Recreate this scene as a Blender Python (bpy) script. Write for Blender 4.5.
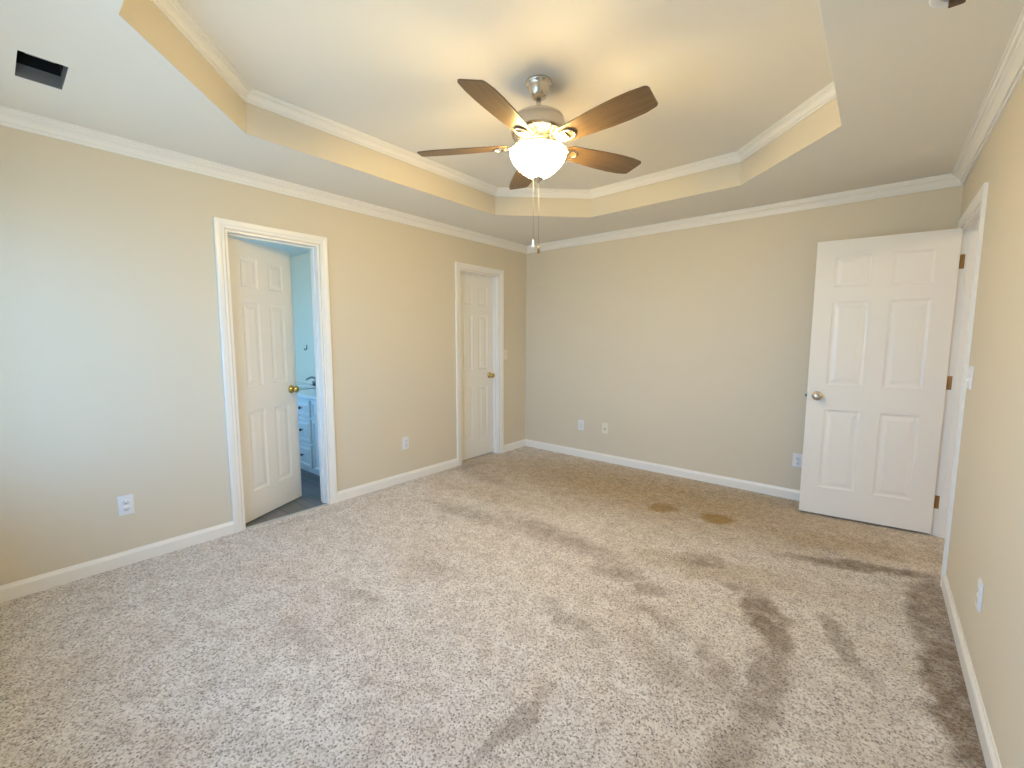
import bpy, bmesh, math, random
from mathutils import Vector, Matrix

for o in list(bpy.data.objects):
    bpy.data.objects.remove(o)
random.seed(4)
S = bpy.context.scene
COL = S.collection
R = math.radians

# ------------------------------------------------------------------ camera
cam_d = bpy.data.cameras.new('camera')
cam = bpy.data.objects.new('camera', cam_d)
COL.objects.link(cam)
_r = Vector((0.76638799, 0.64237435, 0.00215512))
_u = Vector((-0.06733806, 0.07700068, 0.99475448))
_f = Vector((-0.63883882, 0.76251301, -0.10226864))
cam.matrix_world = Matrix(((_r.x, _u.x, -_f.x, 3.31116),
                           (_r.y, _u.y, -_f.y, -4.21536),
                           (_r.z, _u.z, -_f.z, 1.32609), (0, 0, 0, 1)))
cam_d.sensor_fit = 'HORIZONTAL'
cam_d.sensor_width = 36.0
cam_d.lens = 435.9 * 36.0 / 1024.0
cam_d.clip_start = 0.02
S.camera = cam

# ------------------------------------------------------------------ light and exposure
S.view_settings.view_transform = 'Standard'
S.view_settings.look = 'None'
S.view_settings.gamma = 1.0
S.view_settings.use_curve_mapping = False
S.view_settings.exposure = 0.27
SKY = 11.2
LAMP = 96.0
world = bpy.data.worlds.new('sky')
S.world = world
world.use_nodes = True
wn, wl = world.node_tree.nodes, world.node_tree.links
wn.clear()
w_out = wn.new('ShaderNodeOutputWorld')
w_bg = wn.new('ShaderNodeBackground')
w_tc = wn.new('ShaderNodeTexCoord')
w_sx = wn.new('ShaderNodeSeparateXYZ')
w_cr = wn.new('ShaderNodeValToRGB')
w_mr = wn.new('ShaderNodeMapRange')
w_mr.inputs['From Min'].default_value = -1
wl.new(w_tc.outputs['Generated'], w_sx.inputs[0])
wl.new(w_sx.outputs['Z'], w_mr.inputs['Value'])
wl.new(w_mr.outputs[0], w_cr.inputs[0])
e = w_cr.color_ramp.elements
e[0].position = 0.0; e[0].color = (0.34, 0.40, 0.40, 1)          # sunlit yard
e[1].position = 1.0; e[1].color = (0.05, 0.11, 0.22, 1)          # zenith
for pos, c in ((0.42, (0.25, 0.47, 0.70)), (0.50, (0.27, 0.68, 1.22)), (0.62, (0.22, 0.63, 1.26)), (0.78, (0.18, 0.38, 0.72))):
    k = w_cr.color_ramp.elements.new(pos); k.color = (*c, 1)
wl.new(w_cr.outputs[0], w_bg.inputs[0])
w_bg.inputs[1].default_value = SKY
wl.new(w_bg.outputs[0], w_out.inputs[0])

def portal(name, loc, direction, sx, sy):
    """marks a real window opening so that the sky behind it is sampled well; gives no light of its own"""
    d = bpy.data.lights.new(name, 'AREA')
    d.shape = 'RECTANGLE'; d.size = sx; d.size_y = sy
    d.cycles.is_portal = True
    o = bpy.data.objects.new(name, d)
    COL.objects.link(o)
    o.location = loc
    o.rotation_euler = Vector(direction).to_track_quat('-Z', 'Y').to_euler()
    return o

# ------------------------------------------------------------------ dimensions (metres)
W, H, YN = 3.67, 2.418, -4.50          # right wall, outer ceiling, near wall
TRAY = 0.224
TH = 0.115                            # wall thickness
DH = 2.035                            # door opening height
D1 = (-3.177, -2.553)                 # bathroom doorway in left wall (y range)
D2 = (-1.098, -0.490)                 # closet doorway in left wall
D3 = (-0.953, -0.168)                 # entry doorway in right wall
OCT = [(0.607, -3.235), (0.597, -1.215), (1.216, -0.612), (2.471, -0.655),
       (3.087, -1.290), (3.087, -3.235), (2.471, -3.850), (1.240, -3.845)]
OCT = [(3.311 + (x - 3.311) * 0.989, -4.215 + (y + 4.215) * 0.989) for x, y in OCT]
VENT = (0.468, 0.720, -4.062, -3.924)
WINS = [(0.36, 0.76), (1.40, 2.60)]
WZ = (0.60, 2.00)
BWIN = (-2.05, -0.85)
BX, BY0, BY1, BH = -2.75, -4.0, -1.78, 2.31

for (a, b) in WINS:
    portal('window_daylight', ((a + b) / 2, YN - 0.06, (WZ[0] + WZ[1]) / 2), (0, 1, 0), b - a, WZ[1] - WZ[0])
portal('bathroom_daylight', ((BWIN[0] + BWIN[1]) / 2, BY0 - 0.06, 1.5), (0, 1, 0), BWIN[1] - BWIN[0], 1.2)

# ------------------------------------------------------------------ mesh helpers
def box(bm, x0, x1, y0, y1, z0, z1):
    v = [bm.verts.new((x, y, z)) for x in (x0, x1) for y in (y0, y1) for z in (z0, z1)]
    for f in ((0, 1, 3, 2), (4, 6, 7, 5), (0, 4, 5, 1), (2, 3, 7, 6), (0, 2, 6, 4), (1, 5, 7, 3)):
        bm.faces.new([v[i] for i in f])
    return v

def bevel_box(bm, x0, x1, y0, y1, z0, z1, b=0.003, seg=2):
    t = bmesh.new()
    box(t, x0, x1, y0, y1, z0, z1)
    bmesh.ops.bevel(t, geom=list(t.edges), offset=b, segments=seg, affect='EDGES', profile=0.5)
    merge(bm, t)

def merge(bm, t, M=None):
    """adds t (transformed by M) to bm and frees t"""
    mp = {}
    for v in t.verts:
        mp[v] = bm.verts.new(M @ v.co if M else v.co)
    for f in t.faces:
        try:
            nf = bm.faces.new([mp[v] for v in f.verts]); nf.smooth = f.smooth
        except ValueError:
            pass
    t.free()

def lathe(bm, prof, seg=40, M=None, smooth=True):
    rings = []
    t = bmesh.new()
    for (r, z) in prof:
        if r < 1e-6:
            rings.append([t.verts.new((0, 0, z))])
        else:
            rings.append([t.verts.new((r * math.cos(2 * math.pi * k / seg), r * math.sin(2 * math.pi * k / seg), z)) for k in range(seg)])
    for a, b in zip(rings, rings[1:]):
        for k in range(seg):
            k2 = (k + 1) % seg
            if len(a) == 1 and len(b) == 1: continue
            if len(a) == 1: f = t.faces.new((a[0], b[k], b[k2]))
            elif len(b) == 1: f = t.faces.new((a[k2], a[k], b[0]))
            else: f = t.faces.new((a[k2], a[k], b[k], b[k2]))
            f.smooth = smooth
    bmesh.ops.recalc_face_normals(t, faces=list(t.faces))
    merge(bm, t, M)

def tube(bm, pts, rad, seg=10, cap=True):
    pts = [Vector(p) for p in pts]
    n = len(pts)
    rings = []
    ref = Vector((0, 0, 1))
    for i, p in enumerate(pts):
        d = (pts[min(i + 1, n - 1)] - pts[max(i - 1, 0)]).normalized()
        a = d.cross(ref)
        if a.length < 1e-3: a = d.cross(Vector((1, 0, 0)))
        a.normalize(); b = d.cross(a)
        rr = rad[i] if isinstance(rad, (list, tuple)) else rad
        rings.append([bm.verts.new(p + rr * (math.cos(2 * math.pi * k / seg) * a + math.sin(2 * math.pi * k / seg) * b)) for k in range(seg)])
    for a, b in zip(rings, rings[1:]):
        for k in range(seg):
            f = bm.faces.new((a[k], a[(k + 1) % seg], b[(k + 1) % seg], b[k])); f.smooth = True
    if cap:
        bm.faces.new(rings[0][::-1]); bm.faces.new(rings[-1])

def sweep(bm, path, prof, to3, side=1, closed=False, only=None, caps=True):
    """profile (u,t) swept along a 2-D path with mitred corners; u is offset to the side of the path"""
    n = len(path)
    P = [Vector(p) for p in path]
    segn = n if closed else n - 1
    nor = []
    for i in range(segn):
        d = (P[(i + 1) % n] - P[i]).normalized()
        nor.append(Vector((d.y, -d.x)) * side)
    def mit(i):
        if not closed and i == 0: return nor[0]
        if not closed and i == n - 1: return nor[-1]
        a, b = nor[(i - 1) % segn], nor[i % segn]
        return (a + b) / (1 + a.dot(b))
    m = len(prof)
    segs = range(segn) if only is None else only
    cache = {}
    def ring(i):
        if i not in cache:
            mm = mit(i)
            cache[i] = [bm.verts.new(to3(P[i] + u * mm, t)) for (u, t) in prof]
        return cache[i]
    for s in segs:
        a, b = ring(s), ring((s + 1) % n)
        for k in range(m):
            bm.faces.new((a[k], a[(k + 1) % m], b[(k + 1) % m], b[k]))
    if caps:
        ends = []
        if only is not None: ends = [ring(segs[0]), ring((segs[-1] + 1) % n)]
        elif not closed: ends = [ring(0), ring(n - 1)]
        for rr in ends:
            try: bm.faces.new(rr)
            except ValueError: pass

def obj(name, bm, mat, parent=None, smooth=None, recalc=True):
    if recalc: bmesh.ops.recalc_face_normals(bm, faces=list(bm.faces))
    me = bpy.data.meshes.new(name)
    bm.to_mesh(me); bm.free()
    me.materials.append(mat)
    o = bpy.data.objects.new(name, me)
    COL.objects.link(o)
    if parent is not None: o.parent = parent
    if smooth: me.shade_smooth()
    return o

def soft(o, w=0.002, seg=2):
    md = o.modifiers.new('bevel', 'BEVEL'); md.width = w; md.segments = seg
    md.limit_method = 'ANGLE'; md.angle_limit = R(40)
    return o

def struct(name, bm, mat, parent=None):
    o = obj(name, bm, mat, parent)
    if parent is None: o['kind'] = 'structure'
    return o

def tag(o, label, cat, group=None, kind=None):
    o['label'] = label; o['category'] = cat
    if group: o['group'] = group
    if kind: o['kind'] = kind
    return o

def thing(name, label, cat, loc=(0, 0, 0), rz=0.0, group=None, kind=None):
    o = bpy.data.objects.new(name, None)
    COL.objects.link(o)
    o.empty_display_size = 0.05
    o.location = loc; o.rotation_euler = (0, 0, rz)
    return tag(o, label, cat, group, kind)

def copy_tree(o, parent=None):
    c = o.copy(); COL.objects.link(c)
    if parent is not None: c.parent = parent
    for ch in list(o.children):
        copy_tree(ch, c)
    return c

# ------------------------------------------------------------------ materials
def mat(name, col, rough=0.5, metal=0.0, bump=None, spec=0.5):
    m = bpy.data.materials.new(name); m.use_nodes = True
    nt = m.node_tree; b = nt.nodes['Principled BSDF']
    b.inputs['Base Color'].default_value = (*col, 1)
    b.inputs['Roughness'].default_value = rough
    b.inputs['Metallic'].default_value = metal
    b.inputs['Specular IOR Level'].default_value = spec
    if bump:
        sc, st, dist = bump
        tc = nt.nodes.new('ShaderNodeTexCoord'); nz = nt.nodes.new('ShaderNodeTexNoise')
        nz.inputs['Scale'].default_value = sc; nz.inputs['Detail'].default_value = 4
        bp = nt.nodes.new('ShaderNodeBump'); bp.inputs['Strength'].default_value = st; bp.inputs['Distance'].default_value = dist
        nt.links.new(tc.outputs['Object'], nz.inputs['Vector']); nt.links.new(nz.outputs['Fac'], bp.inputs['Height'])
        nt.links.new(bp.outputs[0], b.inputs['Normal'])
    return m

M_WALL = mat('beige_wall_paint', (0.73, 0.655, 0.515), 0.55, bump=(120, 0.12, 0.002), spec=0.35)
M_CEIL = mat('flat_white_ceiling_paint', (0.87, 0.835, 0.76), 0.9, bump=(160, 0.15, 0.002), spec=0.2)
M_TRIM = mat('white_trim_paint', (0.90, 0.875, 0.82), 0.32, bump=(60, 0.03, 0.001))
M_DOOR = mat('white_door_paint', (0.87, 0.845, 0.79), 0.35, bump=(90, 0.05, 0.001))
M_PLATE = mat('white_plastic', (0.85, 0.85, 0.86), 0.3, bump=(40, 0.01, 0.001))
M_IVORY = mat('wall_painted_plate', (0.85, 0.79, 0.66), 0.4, bump=(40, 0.01, 0.001))
M_SLOT = mat('dark_slot', (0.03, 0.03, 0.03), 0.6)
M_BRASS = mat('polished_brass', (0.62, 0.45, 0.15), 0.22, 1.0, bump=(30, 0.01, 0.001))
M_ABRASS = mat('antique_brass', (0.37, 0.21, 0.075), 0.42, 0.9, bump=(60, 0.04, 0.001))
M_NICKEL = mat('brushed_nickel', (0.66, 0.61, 0.54), 0.27, 1.0, bump=(200, 0.04, 0.0005))
M_CHAIN = mat('dull_chain', (0.22, 0.21, 0.19), 0.6, 0.3)
M_CHROME = mat('dark_chrome', (0.30, 0.34, 0.38), 0.2, 1.0)
M_BRONZE = mat('dark_bronze', (0.09, 0.08, 0.08), 0.4, 0.7)
M_BATH = mat('aqua_bathroom_paint', (0.84, 0.72, 0.54), 0.55, bump=(120, 0.12, 0.002))
M_BCEIL = mat('bathroom_ceiling_paint', (0.80, 0.80, 0.76), 0.8, bump=(120, 0.1, 0.002))
M_CAB = mat('white_cabinet_paint', (0.72, 0.72, 0.68), 0.35, bump=(60, 0.03, 0.001))
M_TOP = mat('cultured_marble', (0.76, 0.76, 0.72), 0.15, bump=(8, 0.02, 0.001))
M_DUCT = mat('galvanised_duct', (0.30, 0.31, 0.31), 0.5, 0.3, bump=(25, 0.1, 0.002))
M_DUCTIN = mat('black_duct_liner', (0.012, 0.012, 0.014), 0.9)
M_PLUG = mat('brown_wire_plug', (0.10, 0.055, 0.02), 0.5)
M_SWEEP = mat('grey_vinyl_strip', (0.55, 0.54, 0.52), 0.5)

def ceiling_glass():
    m = bpy.data.materials.new('window_glass'); m.use_nodes = True
    nt = m.node_tree; nt.nodes.clear()
    o = nt.nodes.new('ShaderNodeOutputMaterial'); mx = nt.nodes.new('ShaderNodeMixShader')
    t = nt.nodes.new('ShaderNodeBsdfTransparent'); g = nt.nodes.new('ShaderNodeBsdfGlossy')
    g.inputs['Roughness'].default_value = 0.02
    mx.inputs[0].default_value = 0.06
    nt.links.new(t.outputs[0], mx.inputs[1]); nt.links.new(g.outputs[0], mx.inputs[2]); nt.links.new(mx.outputs[0], o.inputs[0])
    return m
M_GLASS = ceiling_glass()

def glow(name, col, emit_col, strength):
    m = bpy.data.materials.new(name); m.use_nodes = True
    nt = m.node_tree; nt.nodes.clear()
    o = nt.nodes.new('ShaderNodeOutputMaterial'); ad = nt.nodes.new('ShaderNodeAddShader')
    d = nt.nodes.new('ShaderNodeBsdfPrincipled'); em = nt.nodes.new('ShaderNodeEmission')
    d.inputs['Base Color'].default_value = (*col, 1); d.inputs['Roughness'].default_value = 0.25
    em.inputs[0].default_value = (*emit_col, 1); em.inputs[1].default_value = strength
    nt.links.new(d.outputs[0], ad.inputs[0]); nt.links.new(em.outputs[0], ad.inputs[1]); nt.links.new(ad.outputs[0], o.inputs[0])
    return m
M_SHADE = glow('lit_alabaster_glass', (0.85, 0.80, 0.70), (1.0, 0.71, 0.27), LAMP)
M_BLOCKER = glow('uplight_blocker_glow', (0.85, 0.80, 0.70), (1.0, 0.62, 0.28), LAMP * 0.028)  # weak glow for the shell added inside the bowl
M_BULB = glow('lit_bulb', (0.9, 0.9, 0.9), (1.0, 0.66, 0.32), LAMP * 0.35)

def wood():
    m = bpy.data.materials.new('walnut_fan_blade'); m.use_nodes = True
    nt = m.node_tree; b = nt.nodes['Principled BSDF']
    tc = nt.nodes.new('ShaderNodeTexCoord'); mp = nt.nodes.new('ShaderNodeMapping')
    mp.inputs['Scale'].default_value = (3, 45, 20)
    nz = nt.nodes.new('ShaderNodeTexNoise'); nz.inputs['Scale'].default_value = 1.6; nz.inputs['Detail'].default_value = 6; nz.inputs['Distortion'].default_value = 0.6
    cr = nt.nodes.new('ShaderNodeValToRGB')
    cr.color_ramp.elements[0].position = 0.3; cr.color_ramp.elements[0].color = (0.135, 0.082, 0.042, 1)
    cr.color_ramp.elements[1].position = 0.7; cr.color_ramp.elements[1].color = (0.19, 0.120, 0.062, 1)
    nt.links.new(tc.outputs['Object'], mp.inputs[0]); nt.links.new(mp.outputs[0], nz.inputs['Vector'])
    nt.links.new(nz.outputs['Fac'], cr.inputs[0]); nt.links.new(cr.outputs[0], b.inputs['Base Color'])
    b.inputs['Roughness'].default_value = 0.38
    return m
M_WOOD = wood()

def vinyl():
    m = bpy.data.materials.new('grey_vinyl_planks'); m.use_nodes = True
    nt = m.node_tree; b = nt.nodes['Principled BSDF']
    tc = nt.nodes.new('ShaderNodeTexCoord'); br = nt.nodes.new('ShaderNodeTexBrick')
    br.inputs['Scale'].default_value = 1.0; br.inputs['Brick Width'].default_value = 0.9; br.inputs['Row Height'].default_value = 0.15
    br.inputs['Mortar Size'].default_value = 0.003
    br.inputs['Color1'].default_value = (0.13, 0.125, 0.12, 1); br.inputs['Color2'].default_value = (0.19, 0.185, 0.18, 1)
    br.inputs['Mortar'].default_value = (0.05, 0.05, 0.05, 1)
    mp = nt.nodes.new('ShaderNodeMapping'); mp.inputs['Scale'].default_value = (4, 60, 1)
    nz = nt.nodes.new('ShaderNodeTexNoise'); nz.inputs['Scale'].default_value = 1.0; nz.inputs['Detail'].default_value = 5
    mx = nt.nodes.new('ShaderNodeMix'); mx.data_type = 'RGBA'; mx.blend_type = 'OVERLAY'; mx.inputs['Factor'].default_value = 0.6
    nt.links.new(tc.outputs['Object'], br.inputs['Vector']); nt.links.new(tc.outputs['Object'], mp.inputs[0]); nt.links.new(mp.outputs[0], nz.inputs['Vector'])
    nt.links.new(br.outputs['Color'], mx.inputs['A']); nt.links.new(nz.outputs['Color'], mx.inputs['B']); nt.links.new(mx.outputs['Result'], b.inputs['Base Color'])
    b.inputs['Roughness'].default_value = 0.3
    return m
M_VINYL = vinyl()

# soil, golden tint, spots and pile marks on the carpet: (x, y, half length, half width, angle, strength, softness)
SOIL = [  # darker, matted and walked-on pile
    (2.99, -1.94, 0.269, 0.085, -67, 0.85, 0.55),
    (3.06, -2.37, 0.375, 0.085, -90, 0.60, 0.70),
    (3.04, -2.77, 0.184, 0.090, -97, 0.50, 0.80),
    (3.27, -1.90, 0.208, 0.045, -72, 0.60, 0.60),
    (3.38, -2.10, 0.089, 0.050, -71, 0.30, 0.80),
    (3.60, -1.35, 0.427, 0.100, -92, 0.80, 0.60),
    (3.64, -1.98, 0.492, 0.110, -90, 0.95, 0.50),
    (3.31, -1.03, 0.416, 0.070, 24, 0.85, 0.70),
    (2.45, -2.07, 0.138, 0.070, 27, 0.55, 0.80),
    (2.58, -1.53, 0.143, 0.050, 20, 0.40, 0.80),
    (2.44, -3.16, 0.238, 0.035, -89, 0.55, 0.70),
    (0.49, -1.24, 0.494, 0.120, -10, 0.40, 0.90),
    (2.03, -1.85, 0.430, 0.100, -16, 0.35, 0.90),
    (1.41, -2.65, 0.314, 0.100, 19, 0.25, 0.90),
    (1.55, -1.91, 0.347, 0.100, -7, 0.30, 0.90),
    (0.11, -2.86, 0.287, 0.050, 87, 0.30, 0.90),
    (2.73, -2.52, 0.253, 0.120, -22, 0.30, 0.90),
    (2.27, -2.02, 0.184, 0.090, 18, 0.60, 0.90),
    (2.59, -1.58, 0.119, 0.060, 11, 0.60, 0.90),
    (2.80, -1.74, 0.089, 0.050, 4, 0.60, 0.90),
    (1.68, -1.83, 0.626, 0.130, -5, 0.55, 0.95),
    (2.61, -2.25, 0.211, 0.060, -26, 0.40, 0.90),
    (2.27, -2.54, 0.241, 0.070, -13, 0.35, 0.90),
    (1.01, -1.95, 0.560, 0.120, 2, 0.45, 0.90),
    (0.09, -1.08, 0.267, 0.100, 91, 0.50, 0.90),
    (2.89, -2.42, 0.226, 0.080, -52, 0.45, 0.90),
    (1.31, -3.10, 0.200, 0.060, 23, 0.35, 0.90),
    (1.39, -3.42, 0.257, 0.060, 11, 0.30, 0.90),
]
GOLD_TINT = [  # broad soft golden-brown tint over the far half of the carpet
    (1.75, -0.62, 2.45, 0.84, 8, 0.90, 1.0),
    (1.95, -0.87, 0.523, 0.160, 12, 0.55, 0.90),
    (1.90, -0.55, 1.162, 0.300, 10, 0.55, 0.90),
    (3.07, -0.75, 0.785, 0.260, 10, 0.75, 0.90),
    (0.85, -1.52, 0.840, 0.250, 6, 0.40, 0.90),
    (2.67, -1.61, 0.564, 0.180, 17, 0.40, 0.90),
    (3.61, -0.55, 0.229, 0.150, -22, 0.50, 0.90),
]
SPOT = [(2.08, -0.90, 0.125, 0.105, 40, 0.85, 0.6), (2.48, -0.84, 0.125, 0.10, 40, 1.0, 0.5)]   # two yellow spots
def carpet():
    m = bpy.data.materials.new('speckled_beige_carpet'); m.use_nodes = True
    nt = m.node_tree; N, L = nt.nodes, nt.links
    b = N['Principled BSDF']
    b.inputs['Roughness'].default_value = 1.0
    b.inputs['Specular IOR Level'].default_value = 0.1
    b.inputs['Sheen Weight'].default_value = 0.25
    b.inputs['Sheen Roughness'].default_value = 0.6
    tc = N.new('ShaderNodeTexCoord')
    def noise(scale, detail=3, rough=0.55, vec=None):
        n = N.new('ShaderNodeTexNoise'); n.inputs['Scale'].default_value = scale
        n.inputs['Detail'].default_value = detail; n.inputs['Roughness'].default_value = rough
        L.new(vec or tc.outputs['Object'], n.inputs['Vector']); return n
    def math_(op, a, bb):
        n = N.new('ShaderNodeMath'); n.operation = op
        for i, x in enumerate((a, bb)):
            if isinstance(x, (int, float)): n.inputs[i].default_value = x
            else: L.new(x, n.inputs[i])
        return n.outputs[0]
    def ramp(fac, p0, c0, p1, c1):
        n = N.new('ShaderNodeValToRGB'); el = n.color_ramp.elements
        el[0].position, el[1].position = p0, p1
        el[0].color = (*c0, 1); el[1].color = (*c1, 1)
        L.new(fac, n.inputs[0]); return n.outputs[0]
    def mix(fac, a, bb, mode='MIX'):
        n = N.new('ShaderNodeMix'); n.data_type = 'RGBA'; n.blend_type = mode
        if isinstance(fac, (int, float)): n.inputs['Factor'].default_value = fac
        else: L.new(fac, n.inputs['Factor'])
        for k, x in (('A', a), ('B', bb)):
            if isinstance(x, tuple): n.inputs[k].default_value = (*x, 1)
            else: L.new(x, n.inputs[k])
        return n.outputs['Result']
    vor = N.new('ShaderNodeTexVoronoi'); vor.inputs['Scale'].default_value = 150; vor.inputs['Randomness'].default_value = 1
    L.new(tc.outputs['Object'], vor.inputs['Vector'])
    sepc = N.new('ShaderNodeSeparateColor'); L.new(vor.outputs['Color'], sepc.inputs[0])
    n1 = noise(210, 3, 0.65)
    tuft = math_('ADD', math_('MULTIPLY', sepc.outputs[0], 0.45), math_('MULTIPLY', n1.outputs['Fac'], 0.55))
    base = ramp(tuft, 0.22, (0.42, 0.35, 0.29), 0.54, (0.92, 0.87, 0.82))
    # dark gaps between the tufts, and the mottled lie of the pile
    pit = N.new('ShaderNodeTexVoronoi'); pit.inputs['Scale'].default_value = 72
    L.new(tc.outputs['Object'], pit.inputs['Vector'])
    base = mix(math_('MULTIPLY', ramp(pit.outputs['Distance'], 0.10, (1, 1, 1), 0.34, (0, 0, 0)), 0.95), base, (0.24, 0.20, 0.18), 'MULTIPLY')
    big = noise(2.6, 5, 0.6)
    base = mix(math_('MULTIPLY', ramp(big.outputs['Fac'], 0.45, (0, 0, 0), 0.75, (1, 1, 1)), 0.35), base, (0.80, 0.70, 0.58), 'MULTIPLY')
    mid = noise(10, 5, 0.7)
    base = mix(math_('MULTIPLY', ramp(mid.outputs['Fac'], 0.42, (0, 0, 0), 0.72, (1, 1, 1)), 0.75), base, (0.66, 0.61, 0.56), 'MULTIPLY')
    # distorted coordinates so the marks have ragged edges
    nd = noise(6.0, 5, 0.65)
    sub = N.new('ShaderNodeVectorMath'); sub.operation = 'SUBTRACT'; L.new(nd.outputs['Color'], sub.inputs[0]); sub.inputs[1].default_value = (0.5, 0.5, 0.5)
    sc = N.new('ShaderNodeVectorMath'); sc.operation = 'SCALE'; L.new(sub.outputs[0], sc.inputs[0]); sc.inputs['Scale'].default_value = 0.20
    ad = N.new('ShaderNodeVectorMath'); ad.operation = 'ADD'; L.new(tc.outputs['Object'], ad.inputs[0]); L.new(sc.outputs[0], ad.inputs[1])
    def marks(lst):
        acc = None
        for (x, y, a, w, ang, st, so) in lst:
            if st <= 0: continue
            mp = N.new('ShaderNodeMapping'); mp.vector_type = 'TEXTURE'
            mp.inputs['Location'].default_value = (x, y, 0); mp.inputs['Rotation'].default_value = (0, 0, R(ang)); mp.inputs['Scale'].default_value = (a, w, 1)
            L.new(ad.outputs[0], mp.inputs[0])
            mv = N.new('ShaderNodeVectorMath'); mv.operation = 'MULTIPLY'; mv.inputs[1].default_value = (1, 1, 0); L.new(mp.outputs[0], mv.inputs[0])
            ln = N.new('ShaderNodeVectorMath'); ln.operation = 'LENGTH'; L.new(mv.outputs[0], ln.inputs[0])
            mr = N.new('ShaderNodeMapRange'); mr.interpolation_type = 'SMOOTHSTEP'
            mr.inputs['From Min'].default_value = 1.25; mr.inputs['From Max'].default_value = 1.25 - so * 1.1
            mr.inputs['To Max'].default_value = st
            L.new(ln.outputs['Value'], mr.inputs['Value'])
            acc = mr.outputs[0] if acc is None else math_('MAXIMUM', acc, mr.outputs[0])
        return acc
    soil = math_('MULTIPLY', marks(SOIL), ramp(noise(16, 3, 0.7).outputs['Fac'], 0.28, (0.40,) * 3, 0.56, (1,) * 3))
    base = mix(soil, base, (0.30, 0.22, 0.14), 'MULTIPLY')
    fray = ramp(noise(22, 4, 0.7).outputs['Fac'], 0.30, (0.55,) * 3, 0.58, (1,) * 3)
    base = mix(math_('MULTIPLY', marks(GOLD_TINT), fray), base, (0.50, 0.36, 0.13), 'MULTIPLY')
    base = mix(marks(SPOT), base, (0.66, 0.48, 0.12), 'MULTIPLY')
    L.new(base, b.inputs['Base Color'])
    h = math_('ADD', n1.outputs['Fac'], math_('MULTIPLY', vor.outputs['Distance'], -0.9))
    bp = N.new('ShaderNodeBump'); bp.inputs['Strength'].default_value = 0.9; bp.inputs['Distance'].default_value = 0.006
    L.new(h, bp.inputs['Height']); L.new(bp.outputs[0], b.inputs['Normal'])
    return m
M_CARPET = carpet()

# ------------------------------------------------------------------ room shell
def wall_boxes(bm, axis, a0, a1, t0, t1, z0, z1, holes):
    """wall running along axis ('x' or 'y') from a0 to a1, thickness t0..t1, with rectangular holes (a,b,za,zb)"""
    def bx(p, q, za, zb):
        if q - p < 1e-6 or zb - za < 1e-6: return
        if axis == 'x': box(bm, p, q, t0, t1, za, zb)
        else: box(bm, t0, t1, p, q, za, zb)
    cur = a0
    for (a, b_, za, zb) in sorted(holes):
        bx(cur, a, z0, z1)
        bx(a, b_, z0, za); bx(a, b_, zb, z1)
        cur = b_
    bx(cur, a1, z0, z1)

bm = bmesh.new(); wall_boxes(bm, 'y', YN, 0, -TH, 0, -0.02, 2.75, [(D1[0], D1[1], -0.02, DH), (D2[0], D2[1], -0.02, DH)])
struct('wall_left', bm, M_WALL)
bm = bmesh.new(); wall_boxes(bm, 'x', -TH, W + TH, 0, 0.1, -0.02, 2.75, [])
struct('wall_back', bm, M_WALL)
bm = bmesh.new(); wall_boxes(bm, 'y', YN, 0, W, W + TH, -0.02, 2.75, [(D3[0], D3[1], -0.02, DH)])
struct('wall_right', bm, M_WALL)
bm = bmesh.new(); wall_boxes(bm, 'x', -TH, W + TH, YN - 0.12, YN, -0.02, 2.75, [(a, b, WZ[0], WZ[1]) for a, b in WINS])
struct('wall_near', bm, M_WALL)

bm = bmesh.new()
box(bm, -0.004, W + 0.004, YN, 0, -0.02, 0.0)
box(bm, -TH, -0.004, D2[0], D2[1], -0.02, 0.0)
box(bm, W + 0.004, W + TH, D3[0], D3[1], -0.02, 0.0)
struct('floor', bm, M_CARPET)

# ceiling: lower ring with the eight-sided tray and the duct hole cut out, plus the raised panel
bm = bmesh.new()
def loop(pts, z):
    v = [bm.verts.new((x, y, z)) for x, y in pts]
    return [bm.edges.new((v[i], v[(i + 1) % len(v)])) for i in range(len(v))]
ed = loop([(0, 0), (W, 0), (W, YN), (0, YN)], H) + loop(OCT, H)
ed += loop([(VENT[0], VENT[2]), (VENT[1], VENT[2]), (VENT[1], VENT[3]), (VENT[0], VENT[3])], H)
bmesh.ops.triangle_fill(bm, use_beauty=True, use_dissolve=False, edges=ed)
up = [bm.verts.new((x, y, H + TRAY)) for x, y in OCT]
bm.faces.new(up)
struct('ceiling', bm, M_CEIL)
bm = bmesh.new()
sweep(bm, OCT, [(0, H + 0.001), (-0.05, H + 0.001), (-0.05, H + TRAY), (0, H + TRAY)], lambda p, t: (p.x, p.y, t), side=1, closed=True)
struct('wall_tray', bm, M_WALL)

# crown moulding
CROWN = [(0, -0.088), (0.012, -0.088), (0.013, -0.071), (0.024, -0.070), (0.025, -0.060), (0.033, -0.047), (0.044, -0.036),
         (0.056, -0.030), (0.057, -0.019), (0.070, -0.018), (0.074, -0.008), (0.085, -0.007), (0.085, 0.0), (0, 0)]
CROWN = [(u * 0.80, t * 0.82) for u, t in CROWN]
room_path = [(0, YN), (0, 0), (W, 0), (W, YN)]
for i in range(4):
    bm = bmesh.new()
    sweep(bm, room_path, [(u, H + t - 0.0005) for u, t in CROWN], lambda p, t: (p.x, p.y, t), side=1, closed=True, only=[i])
    struct('trim_%d' % (i + 1), bm, M_TRIM)
bm = bmesh.new()
sweep(bm, OCT, [(u * 0.75, H + TRAY + t * 0.84 - 0.0005) for u, t in CROWN], lambda p, t: (p.x, p.y, t), side=1, closed=True)
struct('trim_5', bm, M_TRIM)

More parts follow.
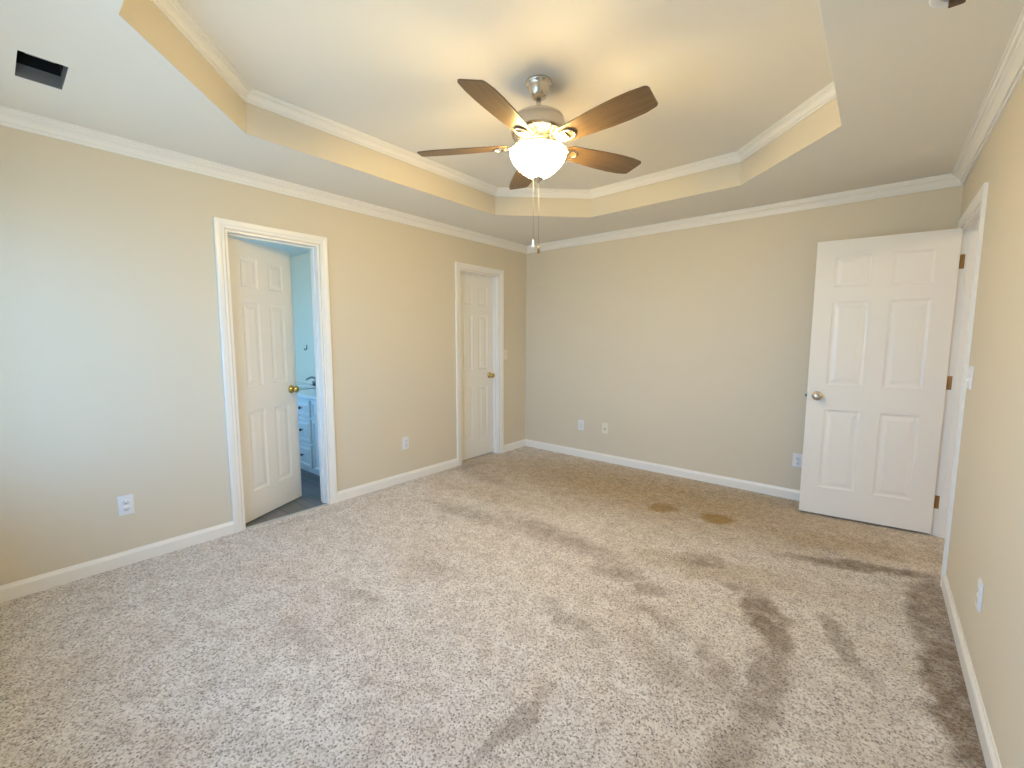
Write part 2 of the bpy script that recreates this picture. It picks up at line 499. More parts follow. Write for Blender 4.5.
# baseboards
CW = 0.062                            # casing width
BASE = [(0, 0), (0.013, 0), (0.013, 0.062), (0.010, 0.070), (0.006, 0.076), (0.004, 0.084), (0, 0.084)]
def baseboard(name, runs):
    bm = bmesh.new()
    for path in runs:
        sweep(bm, path, BASE, lambda p, t: (p.x, p.y, t), side=1)
    struct(name, bm, M_TRIM)
baseboard('baseboard_left', [[(0, YN), (0, D1[0] - CW)], [(0, D1[1] + CW), (0, D2[0] - CW)], [(0, D2[1] + CW), (0, -0.013)]])
baseboard('baseboard_back', [[(0, 0), (W, 0)]])
baseboard('baseboard_right', [[(W, D3[0] - CW), (W, YN)], [(W, -0.013), (W, D3[1] + CW)]])
baseboard('baseboard_near', [[(W - 0.013, YN), (0.013, YN)]])

# door frames: jambs, stops and moulded casing
CASE = [(0.005, 0), (0.005, 0.009), (0.010, 0.011), (0.022, 0.011), (0.030, 0.014), (0.044, 0.016), (0.056, 0.017), (CW, 0.015), (CW, 0)]
def frame(name, span, wx, sgn, stop0, stop1, z0=0.0):
    """frame for an opening in a wall whose room face is at x=wx; sgn=+1 if the room is on the +x side"""
    a, b = span
    bm = bmesh.new()
    J = 0.014
    xin, xout = wx, wx - sgn * TH
    x0, x1 = min(xin, xout), max(xin, xout)
    box(bm, x0, x1, a, a + J, z0, DH); box(bm, x0, x1, b - J, b, z0, DH); box(bm, x0, x1, a + J, b - J, DH - J, DH)
    s0, s1 = sorted((wx - sgn * stop0, wx - sgn * stop1))
    box(bm, s0, s1, a + J, a + J + 0.011, z0, DH - J); box(bm, s0, s1, b - J - 0.011, b - J, z0, DH - J)
    box(bm, s0, s1, a + J + 0.011, b - J - 0.011, DH - J - 0.011, DH - J)
    path = [(a, z0), (a, DH), (b, DH), (b, z0)]
    sweep(bm, path, CASE, lambda p, t: (wx + sgn * t, p.x, p.y), side=-1)
    sweep(bm, path, CASE, lambda p, t: (xout - sgn * t, p.x, p.y), side=-1)
    return struct(name, bm, M_TRIM)
frame('trim_6', D1, 0.0, +1, 0.045, 0.078)
frame('trim_7', D2, 0.0, +1, 0.045, 0.078)
frame('trim_8', D3, W, -1, 0.040, 0.075)
bm = bmesh.new(); bevel_box(bm, -0.016, 0.012, D1[0] + 0.014, D1[1] - 0.014, -0.004, 0.006, 0.002)
struct('trim_9', bm, M_SWEEP)

# ------------------------------------------------------------------ six-panel doors
def door_mesh(wd, ht, th, stile, mull):
    """slab with local origin at the hinge edge, bottom; x along the width, y through the thickness (front at y=0)"""
    bm = bmesh.new()
    pw = (wd - 2 * stile - mull) / 2
    xs = [0, stile, stile + pw, stile + pw + mull, wd - stile, wd]
    k = ht / 2.02
    zs = [0] + [z * k for z in (0.21, 0.80, 0.985, 1.585, 1.692, 1.902)] + [ht]
    for face in (0, 1):
        def P(x, z, d):
            return bm.verts.new((x, d if face == 0 else th - d, z))
        for i in range(5):
            for j in range(7):
                x0, x1, z0, z1 = xs[i], xs[i + 1], zs[j], zs[j + 1]
                if i in (1, 3) and j in (1, 3, 5):
                    rings = []
                    for ins, d in ((0, 0), (0.004, 0.0030), (0.012, 0.0056), (0.018, 0.006), (0.024, 0.0055), (0.046, 0.0018)):
                        rings.append([P(x0 + ins, z0 + ins, d), P(x1 - ins, z0 + ins, d), P(x1 - ins, z1 - ins, d), P(x0 + ins, z1 - ins, d)])
                    for ra, rb in zip(rings, rings[1:]):
                        for q in range(4):
                            bm.faces.new((ra[q], ra[(q + 1) % 4], rb[(q + 1) % 4], rb[q]))
                    bm.faces.new(rings[-1])
                else:
                    bm.faces.new((P(x0, z0, 0), P(x1, z0, 0), P(x1, z1, 0), P(x0, z1, 0)))
    for (p, q) in (((0, 0), (wd, 0)), ((wd, 0), (wd, ht)), ((wd, ht), (0, ht)), ((0, ht), (0, 0))):
        bm.faces.new([bm.verts.new(c) for c in ((p[0], 0, p[1]), (q[0], 0, q[1]), (q[0], th, q[1]), (p[0], th, p[1]))])
    bmesh.ops.remove_doubles(bm, verts=list(bm.verts), dist=0.0004)
    return bm

KNOB = [(0.0, 0.0), (0.033, 0.0), (0.034, 0.004), (0.028, 0.009), (0.014, 0.012), (0.011, 0.020), (0.012, 0.030), (0.020, 0.036),
        (0.0265, 0.044), (0.0275, 0.052), (0.024, 0.060), (0.015, 0.065), (0.0, 0.066)]
def add_knob(parent, x, z, th, m, name='door_knob'):
    for face in (0, 1):
        bm = bmesh.new()
        Mx = Matrix.Translation((x, 0 if face == 0 else th, z)) @ Matrix.Rotation(R(90 if face == 0 else -90), 4, 'X')
        lathe(bm, KNOB, 32, Mx)
        obj(name, bm, m, parent)
def add_hinges(parent, m, th, side, zs=(0.20, 1.02, 1.80), jamb=None):
    """hinge at the door's hinge edge: barrel plus leaf let into the jamb; side: 0 barrel at front face, 1 at back face"""
    for z in zs:
        bm = bmesh.new()
        yb = -0.005 if side == 0 else th + 0.005
        tube(bm, [(-0.004, yb, z - 0.047), (-0.004, yb, z - 0.044), (-0.004, yb, z + 0.044), (-0.004, yb, z + 0.047)], [0.004, 0.0062, 0.0062, 0.004], 14)
        h = obj('hinge', bm, m, parent)
        if jamb is not None:
            t = bmesh.new()
            jamb(t, z)
            obj('hinge_leaf', t, m, h)

def door(name, label, wd, ht, th, stile, mull, knobmat, z0, loc, rz):
    bm = door_mesh(wd, ht, th, stile, mull)
    d = struct(name, bm, M_DOOR)
    d.location = (loc[0], loc[1], z0); d.rotation_euler = (0, 0, rz)
    d['label'] = label; d['category'] = 'door'
    return d

# bathroom door: hinged on the left jamb at the bathroom side, swung about 24 degrees into the bathroom.
# local +x = along the slab, local y=0 = face towards the bedroom
def place(d, hinge, ang_deg, th, barrel_side):
    a = R(ang_deg)
    ux = Vector((math.cos(a), math.sin(a))); uy = Vector((-math.sin(a), math.cos(a)))
    yb = 0.0 if barrel_side == 0 else th
    o = Vector(hinge) - uy * yb
    d.location.x, d.location.y = o.x, o.y
    d.rotation_euler = (0, 0, a)

DT = 0.035
w1 = D1[1] - D1[0] - 0.028 - 0.006
d1 = door('door_1', 'white six panel door with brass knob standing ajar into the aqua bathroom', w1, 2.008, DT, 0.098, 0.095, M_BRASS, 0.004, (0, 0), 0)
place(d1, (-TH, D1[0] + 0.017), 90 + 26.5, DT, 1)
add_knob(d1, w1 - 0.062, 0.915, DT, M_BRASS)
add_hinges(d1, M_ABRASS, DT, 1)
bm = bmesh.new(); bevel_box(bm, w1 - 0.0005, w1 + 0.001, 0.005, 0.030, 0.885, 0.945, 0.0003, 1); obj('latch_plate', bm, M_BRASS, d1)

# closet door, shut, flush with the closet side of the wall
w2 = D2[1] - D2[0] - 0.028 - 0.006
d2 = door('door_2', 'white six panel closet door shut, brass knob, nearest the back corner', w2, 2.008, DT, 0.098, 0.095, M_BRASS, 0.010, (0, 0), 0)
place(d2, (-TH, D2[0] + 0.017), 90, DT, 1)
add_knob(d2, w2 - 0.062, 0.905, DT, M_BRASS)
add_hinges(d2, M_ABRASS, DT, 1)

# entry door, swung back almost flat against the back wall; its hall-side face looks into the room
w3 = D3[1] - D3[0] - 0.028 - 0.006
d3 = door('door_3', 'large white six panel entry door swung open along the back wall, nickel knob', w3, 2.016, DT, 0.112, 0.108, M_NICKEL, 0.016, (0, 0), 0)
# slab runs from hinge towards -x; local +x -> (-1,0): rotate 180+~8; front face local y=0 ... looks to -y after mirroring below
d3.location = (0, 0, 0.016)
a3 = R(180 + 6.6)
d3.rotation_euler = (0, 0, a3)
ux = Vector((math.cos(a3), math.sin(a3))); uy = Vector((-math.sin(a3), math.cos(a3)))
hx = Vector((W - 0.006, D3[1] - 0.003))
d3.location.x, d3.location.y = hx.x, hx.y
add_knob(d3, w3 - 0.062, 0.895, DT, M_NICKEL)
bm = bmesh.new(); bevel_box(bm, w3 - 0.0005, w3 + 0.001, 0.005, 0.030, 0.865, 0.925, 0.0003, 1)
lp = obj('latch_plate', bm, M_NICKEL, d3)
bm = bmesh.new(); bevel_box(bm, w3, w3 + 0.011, 0.011, 0.024, 0.885, 0.905, 0.001, 1); obj('latch_bolt', bm, M_CHROME, lp)
inv3 = Matrix.Rotation(-a3, 4, 'Z') @ Matrix.Translation((-hx.x, -hx.y, 0))
def leaf3(t, z):
    tt = bmesh.new()
    bevel_box(tt, W + 0.002, W + 0.025, D3[1] - 0.0165, D3[1] - 0.0135, z - 0.045, z + 0.045, 0.0012, 1)
    merge(t, tt, inv3)
add_hinges(d3, M_ABRASS, DT, 0, zs=(0.22, 1.03, 1.81), jamb=leaf3)

# ------------------------------------------------------------------ spaces behind the doorways
bm = bmesh.new(); box(bm, BX, -TH, BY0, BY1, -0.04, -0.006); box(bm, -TH, -0.002, D1[0], D1[1], -0.04, -0.006)
struct('floor_bathroom', bm, M_VINYL)
bm = bmesh.new(); box(bm, BX, -TH, BY0, BY1, BH, BH + 0.05); struct('ceiling_bathroom', bm, M_BCEIL)
bm = bmesh.new(); box(bm, BX, -TH, BY1, BY1 + 0.06, -0.04, BH + 0.05); struct('wall_bathroom_back', bm, M_BATH)
bm = bmesh.new(); box(bm, BX - 0.1, BX, BY0, BY1 + 0.06, -0.04, BH + 0.05); struct('wall_bathroom_left', bm, M_BATH)
bm = bmesh.new(); wall_boxes(bm, 'x', BX, -TH, BY0 - 0.1, BY0, -0.04, BH + 0.05, [(BWIN[0], BWIN[1], 0.9, 2.1)]); struct('wall_bathroom_near', bm, M_BATH)
bm = bmesh.new(); wall_boxes(bm, 'y', BY0, BY1, -TH - 0.004, -TH - 0.0005, 0, BH, [(D1[0] - 0.063, D1[1] + 0.063, 0, DH + 0.063)]); struct('wall_bathroom_right', bm, M_BATH)
# closet behind the shut door and hall behind the entry door
bm = bmesh.new()
box(bm, -0.9, -0.84, BY1 + 0.06, 0.1, -0.02, 2.5); box(bm, -0.84, -TH, BY1 + 0.06, BY1 + 0.1, -0.02, 2.5); box(bm, -0.84, -TH, 0, 0.1, -0.02, 2.5)
struct('wall_closet', bm, M_WALL)
bm = bmesh.new(); box(bm, -0.9, -TH, BY1 + 0.06, 0.1, 2.45, 2.5); struct('ceiling_closet', bm, M_CEIL)
bm = bmesh.new(); box(bm, -0.9, -TH, BY1 + 0.06, 0.1, -0.06, -0.001); struct('floor_closet', bm, M_CARPET)
bm = bmesh.new()
box(bm, W + 2.6, W + 2.65, -2.2, 0.1, -0.02, 2.5); box(bm, W + TH, W + 2.6, -2.25, -2.2, -0.02, 2.5); box(bm, W + TH, W + 2.6, 0.05, 0.1, -0.02, 2.5)
struct('wall_hall', bm, M_WALL)
bm = bmesh.new(); box(bm, W + TH, W + 2.65, -2.25, 0.1, 2.45, 2.5); struct('ceiling_hall', bm, M_CEIL)
bm = bmesh.new(); box(bm, W + TH, W + 2.65, -2.25, 0.1, -0.06, 0.0); struct('floor_hall', bm, M_CARPET)

hl = bpy.data.lights.new('hall_lamp', 'POINT'); hl.energy = 28; hl.color = (1.0, 0.86, 0.68); hl.shadow_soft_size = 0.05
ho = bpy.data.objects.new('hall_lamp', hl); COL.objects.link(ho); ho.location = (W + 1.9, -1.15, 2.38)
# ------------------------------------------------------------------ windows behind the camera (the room's daylight)
def window(name, x0, x1, z0, z1, yw, depth, sill=True):
    bm = bmesh.new()
    f = 0.045
    y0, y1 = yw - depth + 0.02, yw - 0.03
    box(bm, x0, x0 + f, y0, y1, z0, z1); box(bm, x1 - f, x1, y0, y1, z0, z1)
    box(bm, x0 + f, x1 - f, y0, y1, z0, z0 + f); box(bm, x0 + f, x1 - f, y0, y1, z1 - f, z1)
    zm = (z0 + z1) / 2
    box(bm, x0 + f, x1 - f, y0 + 0.01, y1 - 0.01, zm - 0.02, zm + 0.02)
    o = struct(name, bm, M_TRIM)
    bm = bmesh.new(); ym = (y0 + y1) / 2
    box(bm, x0 + f, x1 - f, ym - 0.002, ym + 0.002, z0 + f, zm - 0.02); box(bm, x0 + f, x1 - f, ym - 0.002, ym + 0.002, zm + 0.02, z1 - f)
    obj('window_pane', bm, M_GLASS, o)
    if sill:
        bm = bmesh.new(); bevel_box(bm, x0 - 0.08, x1 + 0.08, yw - 0.03, yw + 0.045, z0 - 0.022, z0 - 0.002, 0.004)
        obj('window_sill', bm, M_TRIM, o)
        bm = bmesh.new()
        sweep(bm, [(x0, z0), (x0, z1), (x1, z1), (x1, z0)], CASE, lambda p, t: (p.x, yw + t, p.y), side=-1)
        obj('window_casing', bm, M_TRIM, o)
for i, (a, b) in enumerate(WINS):
    window('window_%d' % (i + 1), a, b, WZ[0], WZ[1], YN, 0.12)
window('window_3', BWIN[0], BWIN[1], 0.9, 2.1, BY0, 0.1, sill=False)

# ------------------------------------------------------------------ ceiling fan
FX, FY, FZ = 1.878, -2.295, H + TRAY
fan = thing('ceiling_fan', 'five blade walnut and nickel ceiling fan with lit bowl lamp under the tray ceiling', 'ceiling fan', (FX, FY, FZ))
fan.scale = (0.965, 0.965, 0.965)
def zz(z): return z - 2.690            # height above the floor before scaling -> local
bm = bmesh.new()
lathe(bm, [(0, 0), (0.070, 0), (0.072, -0.008), (0.068, -0.014), (0.062, -0.018), (0.060, -0.030), (0.054, -0.048), (0.046, -0.066), (0.038, -0.078), (0.020, -0.084), (0.0, -0.084)], 48)
obj('canopy', bm, M_NICKEL, fan)
bm = bmesh.new(); lathe(bm, [(0.0, -0.080), (0.0125, -0.080), (0.0125, zz(2.545)), (0.0, zz(2.545))], 24)
obj('downrod', bm, M_NICKEL, fan)
bm = bmesh.new()
lathe(bm, [(0, zz(2.544)), (0.022, zz(2.544)), (0.028, zz(2.536)), (0.070, zz(2.531)), (0.110, zz(2.520)), (0.132, zz(2.508)), (0.134, zz(2.502)), (0.130, zz(2.499)),
           (0.138, zz(2.493)), (0.145, zz(2.468)), (0.147, zz(2.438)), (0.142, zz(2.420)), (0.128, zz(2.418)), (0.100, zz(2.412)), (0.0, zz(2.412))], 56)
obj('motor_housing', bm, M_NICKEL, fan)
bm = bmesh.new()
lathe(bm, [(0, zz(2.418)), (0.062, zz(2.418)), (0.064, zz(2.400)), (0.056, zz(2.392)), (0.052, zz(2.372)), (0.060, zz(2.362)), (0.060, zz(2.350)), (0.030, zz(2.345)), (0.0, zz(2.345))], 40)
fit = obj('light_fitter', bm, M_NICKEL, fan)
for k in range(3):
    a = R(120 * k + 20)
    bm = bmesh.new()
    c, s = math.cos(a), math.sin(a)
    tube(bm, [(0.055 * c, 0.055 * s, zz(2.366)), (0.095 * c, 0.095 * s, zz(2.376)), (0.130 * c, 0.130 * s, zz(2.366)), (0.150 * c, 0.150 * s, zz(2.340))], 0.005, 10)
    obj('shade_arm', bm, M_NICKEL, fit)
# frosted bowl: open at the top so the bulbs also light the ceiling
bm = bmesh.new()
SHADE = [(0.149, 2.337), (0.154, 2.332), (0.152, 2.322), (0.148, 2.308), (0.140, 2.290), (0.119, 2.262), (0.092, 2.236), (0.063, 2.216), (0.038, 2.206), (0.018, 2.203)]
lathe(bm, [(r, zz(z)) for r, z in SHADE], 56)
shade = obj('lamp_shade', bm, M_SHADE, fan)
bm = bmesh.new()
lathe(bm, [(max(r - 0.004, 0.006), zz(z + 0.003)) for r, z in SHADE], 56)
obj('uplight_blocker', bm, M_BLOCKER, shade)  # added inner shell, blocks the bowl's uplight to dim the ceiling
for k in range(3):
    a = R(120 * k + 80)
    bm = bmesh.new()
    lathe(bm, [(0, 0.030), (0.014, 0.027), (0.024, 0.014), (0.026, 0.0), (0.022, -0.014), (0.013, -0.026), (0.012, -0.040), (0.0, -0.040)], 20,
          Matrix.Translation((0.085 * math.cos(a), 0.085 * math.sin(a), zz(2.318))) @ Matrix.Rotation(a, 4, 'Z') @ Matrix.Rotation(R(105), 4, 'Y'))
    obj('light_bulb', bm, M_BULB, fan)
bm = bmesh.new()
lathe(bm, [(0, zz(2.350)), (0.005, zz(2.350)), (0.005, zz(2.212)), (0.026, zz(2.206)), (0.028, zz(2.198)), (0.022, zz(2.190)), (0.010, zz(2.186)), (0.008, zz(2.178)), (0.0, zz(2.175))], 28)
obj('finial', bm, M_NICKEL, fan)
# blades
def blade_bm():
    bm = bmesh.new()
    up = [(0.165, 0.030), (0.180, 0.046), (0.205, 0.053), (0.30, 0.060), (0.42, 0.069), (0.52, 0.072), (0.60, 0.069), (0.650, 0.060), (0.664, 0.055), (0.670, 0.048)]
    lo = [(0.683, -0.044), (0.680, -0.056), (0.668, -0.064), (0.60, -0.072), (0.52, -0.074), (0.42, -0.070), (0.30, -0.061), (0.205, -0.053), (0.180, -0.046), (0.165, -0.030)]
    up = [(x, y * 1.08) for x, y in up]; lo = [(x, y * 1.08) for x, y in lo]
    out = up + lo
    t = [bm.verts.new((x, y, 0.003)) for x, y in out]; b = [bm.verts.new((x, y, -0.003)) for x, y in out]
    bm.faces.new(t); bm.faces.new(b[::-1])
    for i in range(len(out)):
        j = (i + 1) % len(out); bm.faces.new((t[i], b[i], b[j], t[j]))
    return bm
def bracket_bm():
    bm = bmesh.new()
    # curved arm from the motor to the blade and an oval ring plate under the blade
    for s in (-1, 1):
        tube(bm, [(0.075, s * 0.016, 0.040), (0.110, s * 0.017, 0.020), (0.140, s * 0.020, -0.004), (0.160, s * 0.024, -0.009), (0.180, s * 0.030, -0.009),
                  (0.205, s * 0.033, -0.008), (0.228, s * 0.028, -0.008), (0.242, s * 0.012, -0.008), (0.245, 0, -0.008)], [0.007, 0.008, 0.008, 0.006, 0.005, 0.005, 0.005, 0.005, 0.005], 10)
    bevel_box(bm, 0.130, 0.200, -0.024, 0.024, -0.010, -0.0035, 0.002, 1)
    return bm
PITCH = R(-13)
bl0 = obj('fan_blade', blade_bm(), M_WOOD, fan)
br0 = obj('blade_bracket', bracket_bm(), M_NICKEL, fan)
for (x, y) in ((0.145, 0.0), (0.185, 0.014), (0.185, -0.014)):
    bm = bmesh.new()
    lathe(bm, [(0, -0.0135), (0.004, -0.0130), (0.0055, -0.0105), (0.0055, -0.0095), (0, -0.0095)], 14, Matrix.Translation((x, y, 0)))
    obj('screw', bm, M_NICKEL, br0)
ANG = [-6.5, 67, 138.5, 210.5, 282.5]
for k, a in enumerate(ANG):
    if k == 0: bl, br = bl0, br0
    else:
        bl = bl0.copy(); COL.objects.link(bl); bl.parent = fan
        br = br0.copy(); COL.objects.link(br); br.parent = fan
        for sc in list(br0.children):
            s = sc.copy(); COL.objects.link(s); s.parent = br
    for o in (bl, br):
        o.rotation_euler = Matrix.Rotation(R(a), 3, 'Z').__matmul__(Matrix.Rotation(PITCH, 3, 'X')).to_euler()
        o.location = (0, 0, zz(2.368))
# pull chains
for (dx, dy, z0, z1, white) in ((-0.022, -0.012, 2.185, 1.872, True), (0.004, 0.004, 2.176, 1.835, False)):
    bm = bmesh.new()
    tube(bm, [(dx, dy, zz(z0 + 0.02)), (dx, dy, zz(z1))], 0.0007, 6)
    n = int((z0 - z1) / 0.012)
    for i in range(n):
        lathe(bm, [(0, 0.0013), (0.0011, 0.0006), (0.0011, -0.0006), (0, -0.0013)], 6, Matrix.Translation((dx, dy, zz(z1 + i * 0.012))))
    ch = obj('pull_chain', bm, M_CHAIN, fan)
    bm = bmesh.new()
    if white:
        lathe(bm, [(0, 0.004), (0.004, 0.002), (0.005, -0.010), (0.009, -0.034), (0.009, -0.040), (0, -0.042)], 18, Matrix.Translation((dx, dy, zz(z1))))
        obj('pull_knob', bm, M_PLATE, ch)['label'] = 'white bell shaped pull knob'
    else:
        lathe(bm, [(0, 0.004), (0.004, 0.002), (0.006, -0.010), (0.0075, -0.022), (0.006, -0.034), (0, -0.038)], 18, Matrix.Translation((dx, dy, zz(z1))))
        obj('pull_knob', bm, M_ABRASS, ch)['label'] = 'brown wooden pull knob'

# ------------------------------------------------------------------ wall plates
def outlet_parts(o, m=M_PLATE):
    bm = bmesh.new()
    t = bmesh.new(); box(t, -0.035, 0.035, -0.0065, -0.0004, -0.0575, 0.0575)
    bmesh.ops.bevel(t, geom=[e for e in t.edges if all(v.co.y < -0.005 for v in e.verts)], offset=0.004, segments=2, affect='EDGES')
    merge(bm, t); obj('cover_plate', bm, m, o)
    for s in (1, -1):
        bm = bmesh.new()
        t = bmesh.new()
        lathe(t, [(0, 0.0016), (0.0160, 0.0016), (0.0172, 0.0), (0, 0.0)], 28)
        for v in t.verts: v.co.y = max(-0.0135, min(0.0135, v.co.y))
        merge(bm, t, Matrix.Translation((0, -0.0066, s * 0.0195)) @ Matrix.Rotation(R(90), 4, 'X'))
        r = obj('receptacle', bm, m, o)
        bm = bmesh.new()
        for dx, hgt in ((-0.0063, 0.0045), (0.0063, 0.0036)):
            box(bm, dx - 0.0011, dx + 0.0011, -0.00845, -0.0080, s * 0.0195 + 0.003 - hgt, s * 0.0195 + 0.003 + hgt)
        lathe(bm, [(0, 0.0084), (0.0026, 0.0084), (0.0026, 0.0080), (0, 0.0080)], 12, Matrix.Translation((0, 0, s * 0.0195 - 0.0075)) @ Matrix.Rotation(R(90), 4, 'X'))
        obj('slot', bm, M_SLOT, r)
    bm = bmesh.new(); lathe(bm, [(0, 0.0076), (0.003, 0.0074), (0.0035, 0.0064), (0, 0.0064)], 12, Matrix.Rotation(R(90), 4, 'X')); obj('screw', bm, m, o)
# local -y looks into the room; left wall: -y -> +x (rz=+90); back wall rz=0; right wall: -y -> -x (rz=-90)
OG = None
outlet_spots = [
    ((0.0, -3.776, 0.357), 90, 'white double outlet low on the left wall, between the near corner and the bathroom door'),
    ((0.0, -1.803, 0.364), 90, 'white double outlet low on the left wall, between the bathroom and closet doors'),
    ((0.797, 0.0, 0.364), 0, 'white double outlet low on the back wall, near the left corner'),
    ((2.862, 0.0, 0.335), 0, 'white double outlet on the back wall half hidden by the open entry door'),
    ((W, -1.88, 0.366), -90, 'white double outlet low on the right wall above the baseboard'),
]
first = None
for (loc, rz, lab) in outlet_spots:
    if first is None:
        first = o = thing('wall_outlet', lab, 'outlet', loc, R(rz), 'wall outlets')
        outlet_parts(o)
    else:
        o = copy_tree(first); o.location = loc; o.rotation_euler = (0, 0, R(rz)); o['label'] = lab
# coax plate on the back wall
j = thing('cable_jack', 'beige cable jack plate with dark socket beside the outlet on the back wall', 'wall jack', (1.096, 0, 0.368))
bm = bmesh.new(); t = bmesh.new(); box(t, -0.035, 0.035, -0.006, -0.0004, -0.0575, 0.0575)
bmesh.ops.bevel(t, geom=[e for e in t.edges if all(v.co.y < -0.005 for v in e.verts)], offset=0.004, segments=2, affect='EDGES')
merge(bm, t); obj('cover_plate', bm, M_IVORY, j)
bm = bmesh.new(); lathe(bm, [(0.0045, 0.0058), (0.0075, 0.0058), (0.0075, 0.009), (0.0050, 0.009), (0.0050, 0.017), (0.003, 0.017), (0.003, 0.007), (0, 0.007)], 18, Matrix.Translation((0.003, 0, -0.008)) @ Matrix.Rotation(R(90), 4, 'X'))
obj('socket', bm, M_BRONZE, j)
# switches
def switch(label, loc, rz, gangs, m):
    o = thing('light_switch', label, 'light switch', loc, R(rz), 'wall switches')
    hw = 0.035 if gangs == 1 else 0.058
    bm = bmesh.new(); t = bmesh.new(); box(t, -hw, hw, -0.0065, -0.0004, -0.0575, 0.0575)
    bmesh.ops.bevel(t, geom=[e for e in t.edges if all(v.co.y < -0.005 for v in e.verts)], offset=0.004, segments=2, affect='EDGES')
    merge(bm, t); obj('cover_plate', bm, m, o)
    for g in range(gangs):
        x = 0 if gangs == 1 else (-0.023 + 0.046 * g)
        bm = bmesh.new(); t = bmesh.new()
        bevel_box(t, -0.0045, 0.0045, -0.018, -0.0055, -0.010, 0.004, 0.0015, 1)
        merge(bm, t, Matrix.Translation((x, 0, 0)) @ Matrix.Rotation(R(18), 4, 'X'))
        obj('toggle', bm, m, o)
switch('light switch plate on the left wall beside the closet door and back corner', (0, -0.388, 1.148), 90, 1, M_IVORY)
switch('white light switch plate on the right wall against the entry door casing', (W, -1.120, 1.142), -90, 2, M_PLATE)

# ------------------------------------------------------------------ uncovered duct in the ceiling
duct = thing('air_duct', 'uncovered rectangular air duct opening in the lower ceiling above the left wall', 'air duct', ((VENT[0] + VENT[1]) / 2, (VENT[2] + VENT[3]) / 2, H))
bm = bmesh.new()
hx_, hy_ = (VENT[1] - VENT[0]) / 2, (VENT[3] - VENT[2]) / 2
T2 = 0.004
dz = 0.055
box(bm, -hx_ - T2, -hx_, -hy_ - T2, hy_ + T2, 0.0005, dz); box(bm, hx_, hx_ + T2, -hy_ - T2, hy_ + T2, 0.0005, dz)
box(bm, -hx_, hx_, -hy_ - T2, -hy_, 0.0005, dz); box(bm, -hx_, hx_, hy_, hy_ + T2, 0.0005, dz)
obj('duct_box', bm, M_DUCT, duct)
bm = bmesh.new()
box(bm, -hx_ - T2, -hx_, -hy_ - T2, hy_ + T2, dz, 0.45); box(bm, hx_, hx_ + T2, -hy_ - T2, hy_ + T2, dz, 0.45)
box(bm, -hx_, hx_, -hy_ - T2, -hy_, dz, 0.45); box(bm, -hx_, hx_, hy_, hy_ + T2, dz, 0.45); box(bm, -hx_ - T2, hx_ + T2, -hy_ - T2, hy_ + T2, 0.45, 0.455)
obj('duct_liner', bm, M_DUCTIN, duct)
bm = bmesh.new(); bevel_box(bm, hx_ - 0.022, hx_ - 0.001, -hy_ + 0.02, hy_ - 0.035, 0.006, 0.010, 0.001, 1); obj('duct_flange', bm, M_DUCT, duct)

# smoke alarm mount on the right part of the ceiling
sm = thing('smoke_alarm_mount', 'white mounting ring with brown wire plug on the ceiling by the right wall', 'smoke alarm mount', (3.43, -2.185, H))
bm = bmesh.new(); lathe(bm, [(0.040, -0.0005), (0.070, -0.0005), (0.070, -0.008), (0.064, -0.012), (0.044, -0.012), (0.040, -0.008), (0.040, -0.0005)], 40)
obj('mounting_ring', bm, M_PLATE, sm)
bm = bmesh.new(); lathe(bm, [(0, -0.0015), (0.0398, -0.0015), (0.0398, -0.004), (0, -0.004)], 40); obj('junction_box', bm, M_BRONZE, sm)
bm = bmesh.new(); bevel_box(bm, -0.022, 0.018, 0.004, 0.030, -0.034, -0.0042, 0.003, 1); obj('wire_plug', bm, M_PLUG, sm)

# ------------------------------------------------------------------ bathroom fittings seen past the door
VY, VZ = -2.30, 0.79
VX0, VX1 = -2.30, -0.135
van = thing('vanity_cabinet', 'white bathroom vanity cabinet with three drawers, seen past the bathroom door', 'vanity', ((VX0 + VX1) / 2, (VY + BY1) / 2, -0.006))
vo = van.location.copy()
def vbox(bm, x0, x1, y0, y1, z0, z1, b=0.0):
    args = (x0 - vo.x, x1 - vo.x, y0 - vo.y, y1 - vo.y, z0 - vo.z, z1 - vo.z)
    if b: bevel_box(bm, *args, b, 1)
    else: box(bm, *args)
bm = bmesh.new(); vbox(bm, VX0, VX1, VY, BY1 - 0.002, 0.060, VZ - 0.032); vbox(bm, VX0, VX1, VY + 0.05, BY1 - 0.002, -0.0055, 0.060)
obj('cabinet_body', bm, M_CAB, van)
def front(name, x0, x1, z0, z1, knob):
    """raised-panel front"""
    bm = bmesh.new()
    rings = []
    for ins, d in ((0, 0), (0, 0.016), (0.004, 0.019), (0.026, 0.019), (0.031, 0.006), (0.040, 0.006), (0.054, 0.018)):
        if (z1 - z0) < 0.13 and ins > 0.03: pass
        rings.append([bm.verts.new((x - vo.x, VY - 0.0005 - d - vo.y, z - vo.z)) for x, z in ((x0 + ins, z0 + ins), (x1 - ins, z0 + ins), (x1 - ins, z1 - ins), (x0 + ins, z1 - ins))])
    for a, b in zip(rings, rings[1:]):
        for q in range(4): bm.faces.new((a[q], a[(q + 1) % 4], b[(q + 1) % 4], b[q]))
    bm.faces.new(rings[-1]); bm.faces.new(rings[0][::-1])
    f = obj(name, bm, M_CAB, van)
    if knob:
        bm = bmesh.new()
        lathe(bm, [(0, 0), (0.006, 0), (0.005, 0.012), (0.013, 0.018), (0.015, 0.024), (0.011, 0.029), (0, 0.030)], 18,
              Matrix.Translation((knob[0] - vo.x, VY - 0.018 - vo.y, knob[1] - vo.z)) @ Matrix.Rotation(R(90), 4, 'X'))
        obj('drawer_knob' if name == 'drawer' else 'cabinet_knob', bm, M_BRONZE, f)
XD0, XD1 = -1.105, -0.785
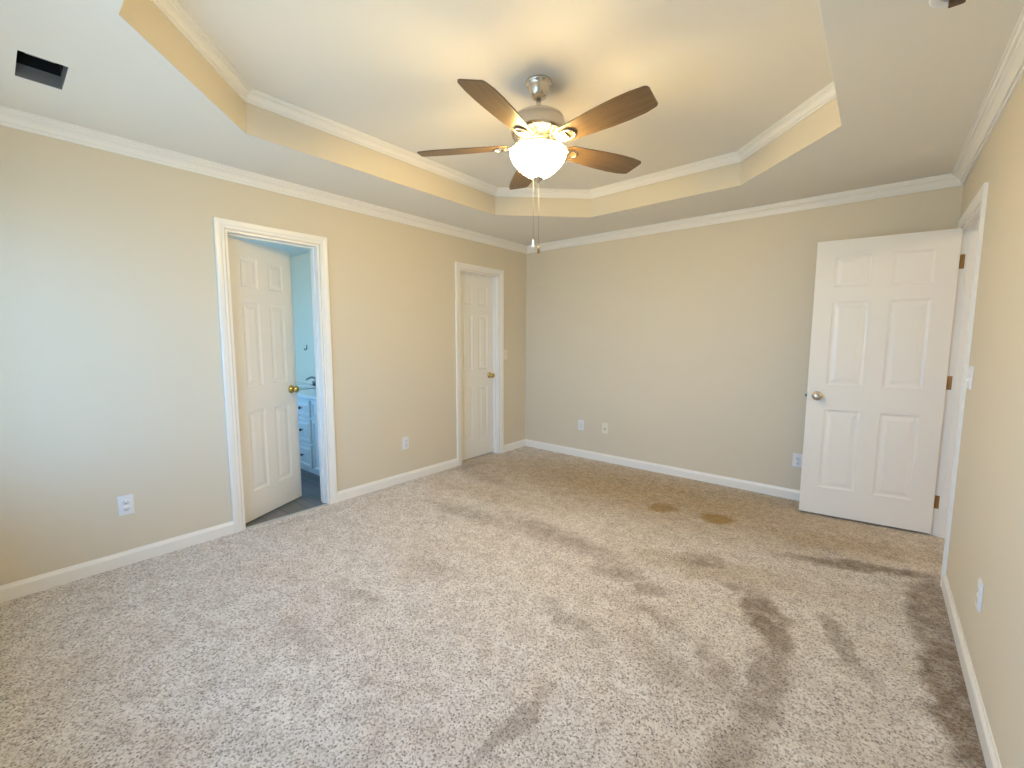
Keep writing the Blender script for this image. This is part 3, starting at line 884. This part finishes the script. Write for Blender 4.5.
for (z0, z1) in ((0.580, 0.742), (0.330, 0.560), (0.080, 0.310)):
    front('drawer', XD0, XD1, z0, z1, ((XD0 + XD1) / 2, (z0 + z1) / 2))
front('false_front', -0.745, -0.16, 0.580, 0.742, None)
front('cabinet_door', -0.745, -0.46, 0.080, 0.560, (-0.49, 0.50)); front('cabinet_door', -0.445, -0.16, 0.080, 0.560, (-0.415, 0.50))
front('false_front', -2.28, -1.145, 0.580, 0.742, None)
front('cabinet_door', -2.28, -1.72, 0.080, 0.560, (-1.755, 0.50)); front('cabinet_door', -1.705, -1.145, 0.080, 0.560, (-1.67, 0.50))
bm = bmesh.new()
bevel_box(bm, VX0 - 0.01, VX1 + 0.012, VY - 0.025, BY1 - 0.001, VZ - 0.031, VZ, 0.006)
ct = obj('vanity_countertop', bm, M_TOP)
tag(ct, 'pale marble bathroom countertop on the vanity cabinet', 'countertop')
bm = bmesh.new()
lathe(bm, [(0.20, 0.0), (0.215, 0.004), (0.205, 0.010), (0.190, 0.006), (0.17, 0.003), (0.0, 0.002)], 36, Matrix.Translation((-1.56, -2.06, VZ)) @ Matrix.Diagonal((1, 0.75, 1, 1)))
obj('basin', bm, M_TOP, ct)
fc = thing('faucet', 'chrome bathroom faucet on the back of the marble countertop', 'faucet', (-1.56, -1.865, VZ + 0.0005))
bm = bmesh.new(); bevel_box(bm, -0.08, 0.08, -0.025, 0.025, 0.0, 0.012, 0.004); obj('faucet_base', bm, M_CHROME, fc)
bm = bmesh.new(); tube(bm, [(0, 0, 0.012), (0, 0, 0.07), (0, -0.015, 0.095), (0, -0.05, 0.105), (0, -0.10, 0.090), (0, -0.115, 0.075)], [0.014, 0.013, 0.012, 0.011, 0.010, 0.010], 14); obj('spout', bm, M_CHROME, fc)
for s in (-1, 1):
    bm = bmesh.new(); lathe(bm, [(0, 0.012), (0.016, 0.012), (0.014, 0.03), (0.018, 0.045), (0.012, 0.056), (0, 0.058)], 18, Matrix.Translation((s * 0.06, 0, 0))); obj('faucet_handle', bm, M_CHROME, fc)
hk = thing('wall_hook', 'small dark metal hook on the aqua bathroom wall above the countertop', 'hook', (-1.93, BY1, 1.21))
bm = bmesh.new(); bevel_box(bm, -0.008, 0.008, -0.006, -0.0005, -0.010, 0.045, 0.002, 1); obj('hook_plate', bm, M_BRONZE, hk)
bm = bmesh.new(); tube(bm, [(0, -0.005, 0.0), (0, -0.018, -0.016), (0, -0.030, -0.014), (0, -0.034, 0.002)], [0.005, 0.005, 0.005, 0.007], 10); obj('hook_arm', bm, M_BRONZE, hk)
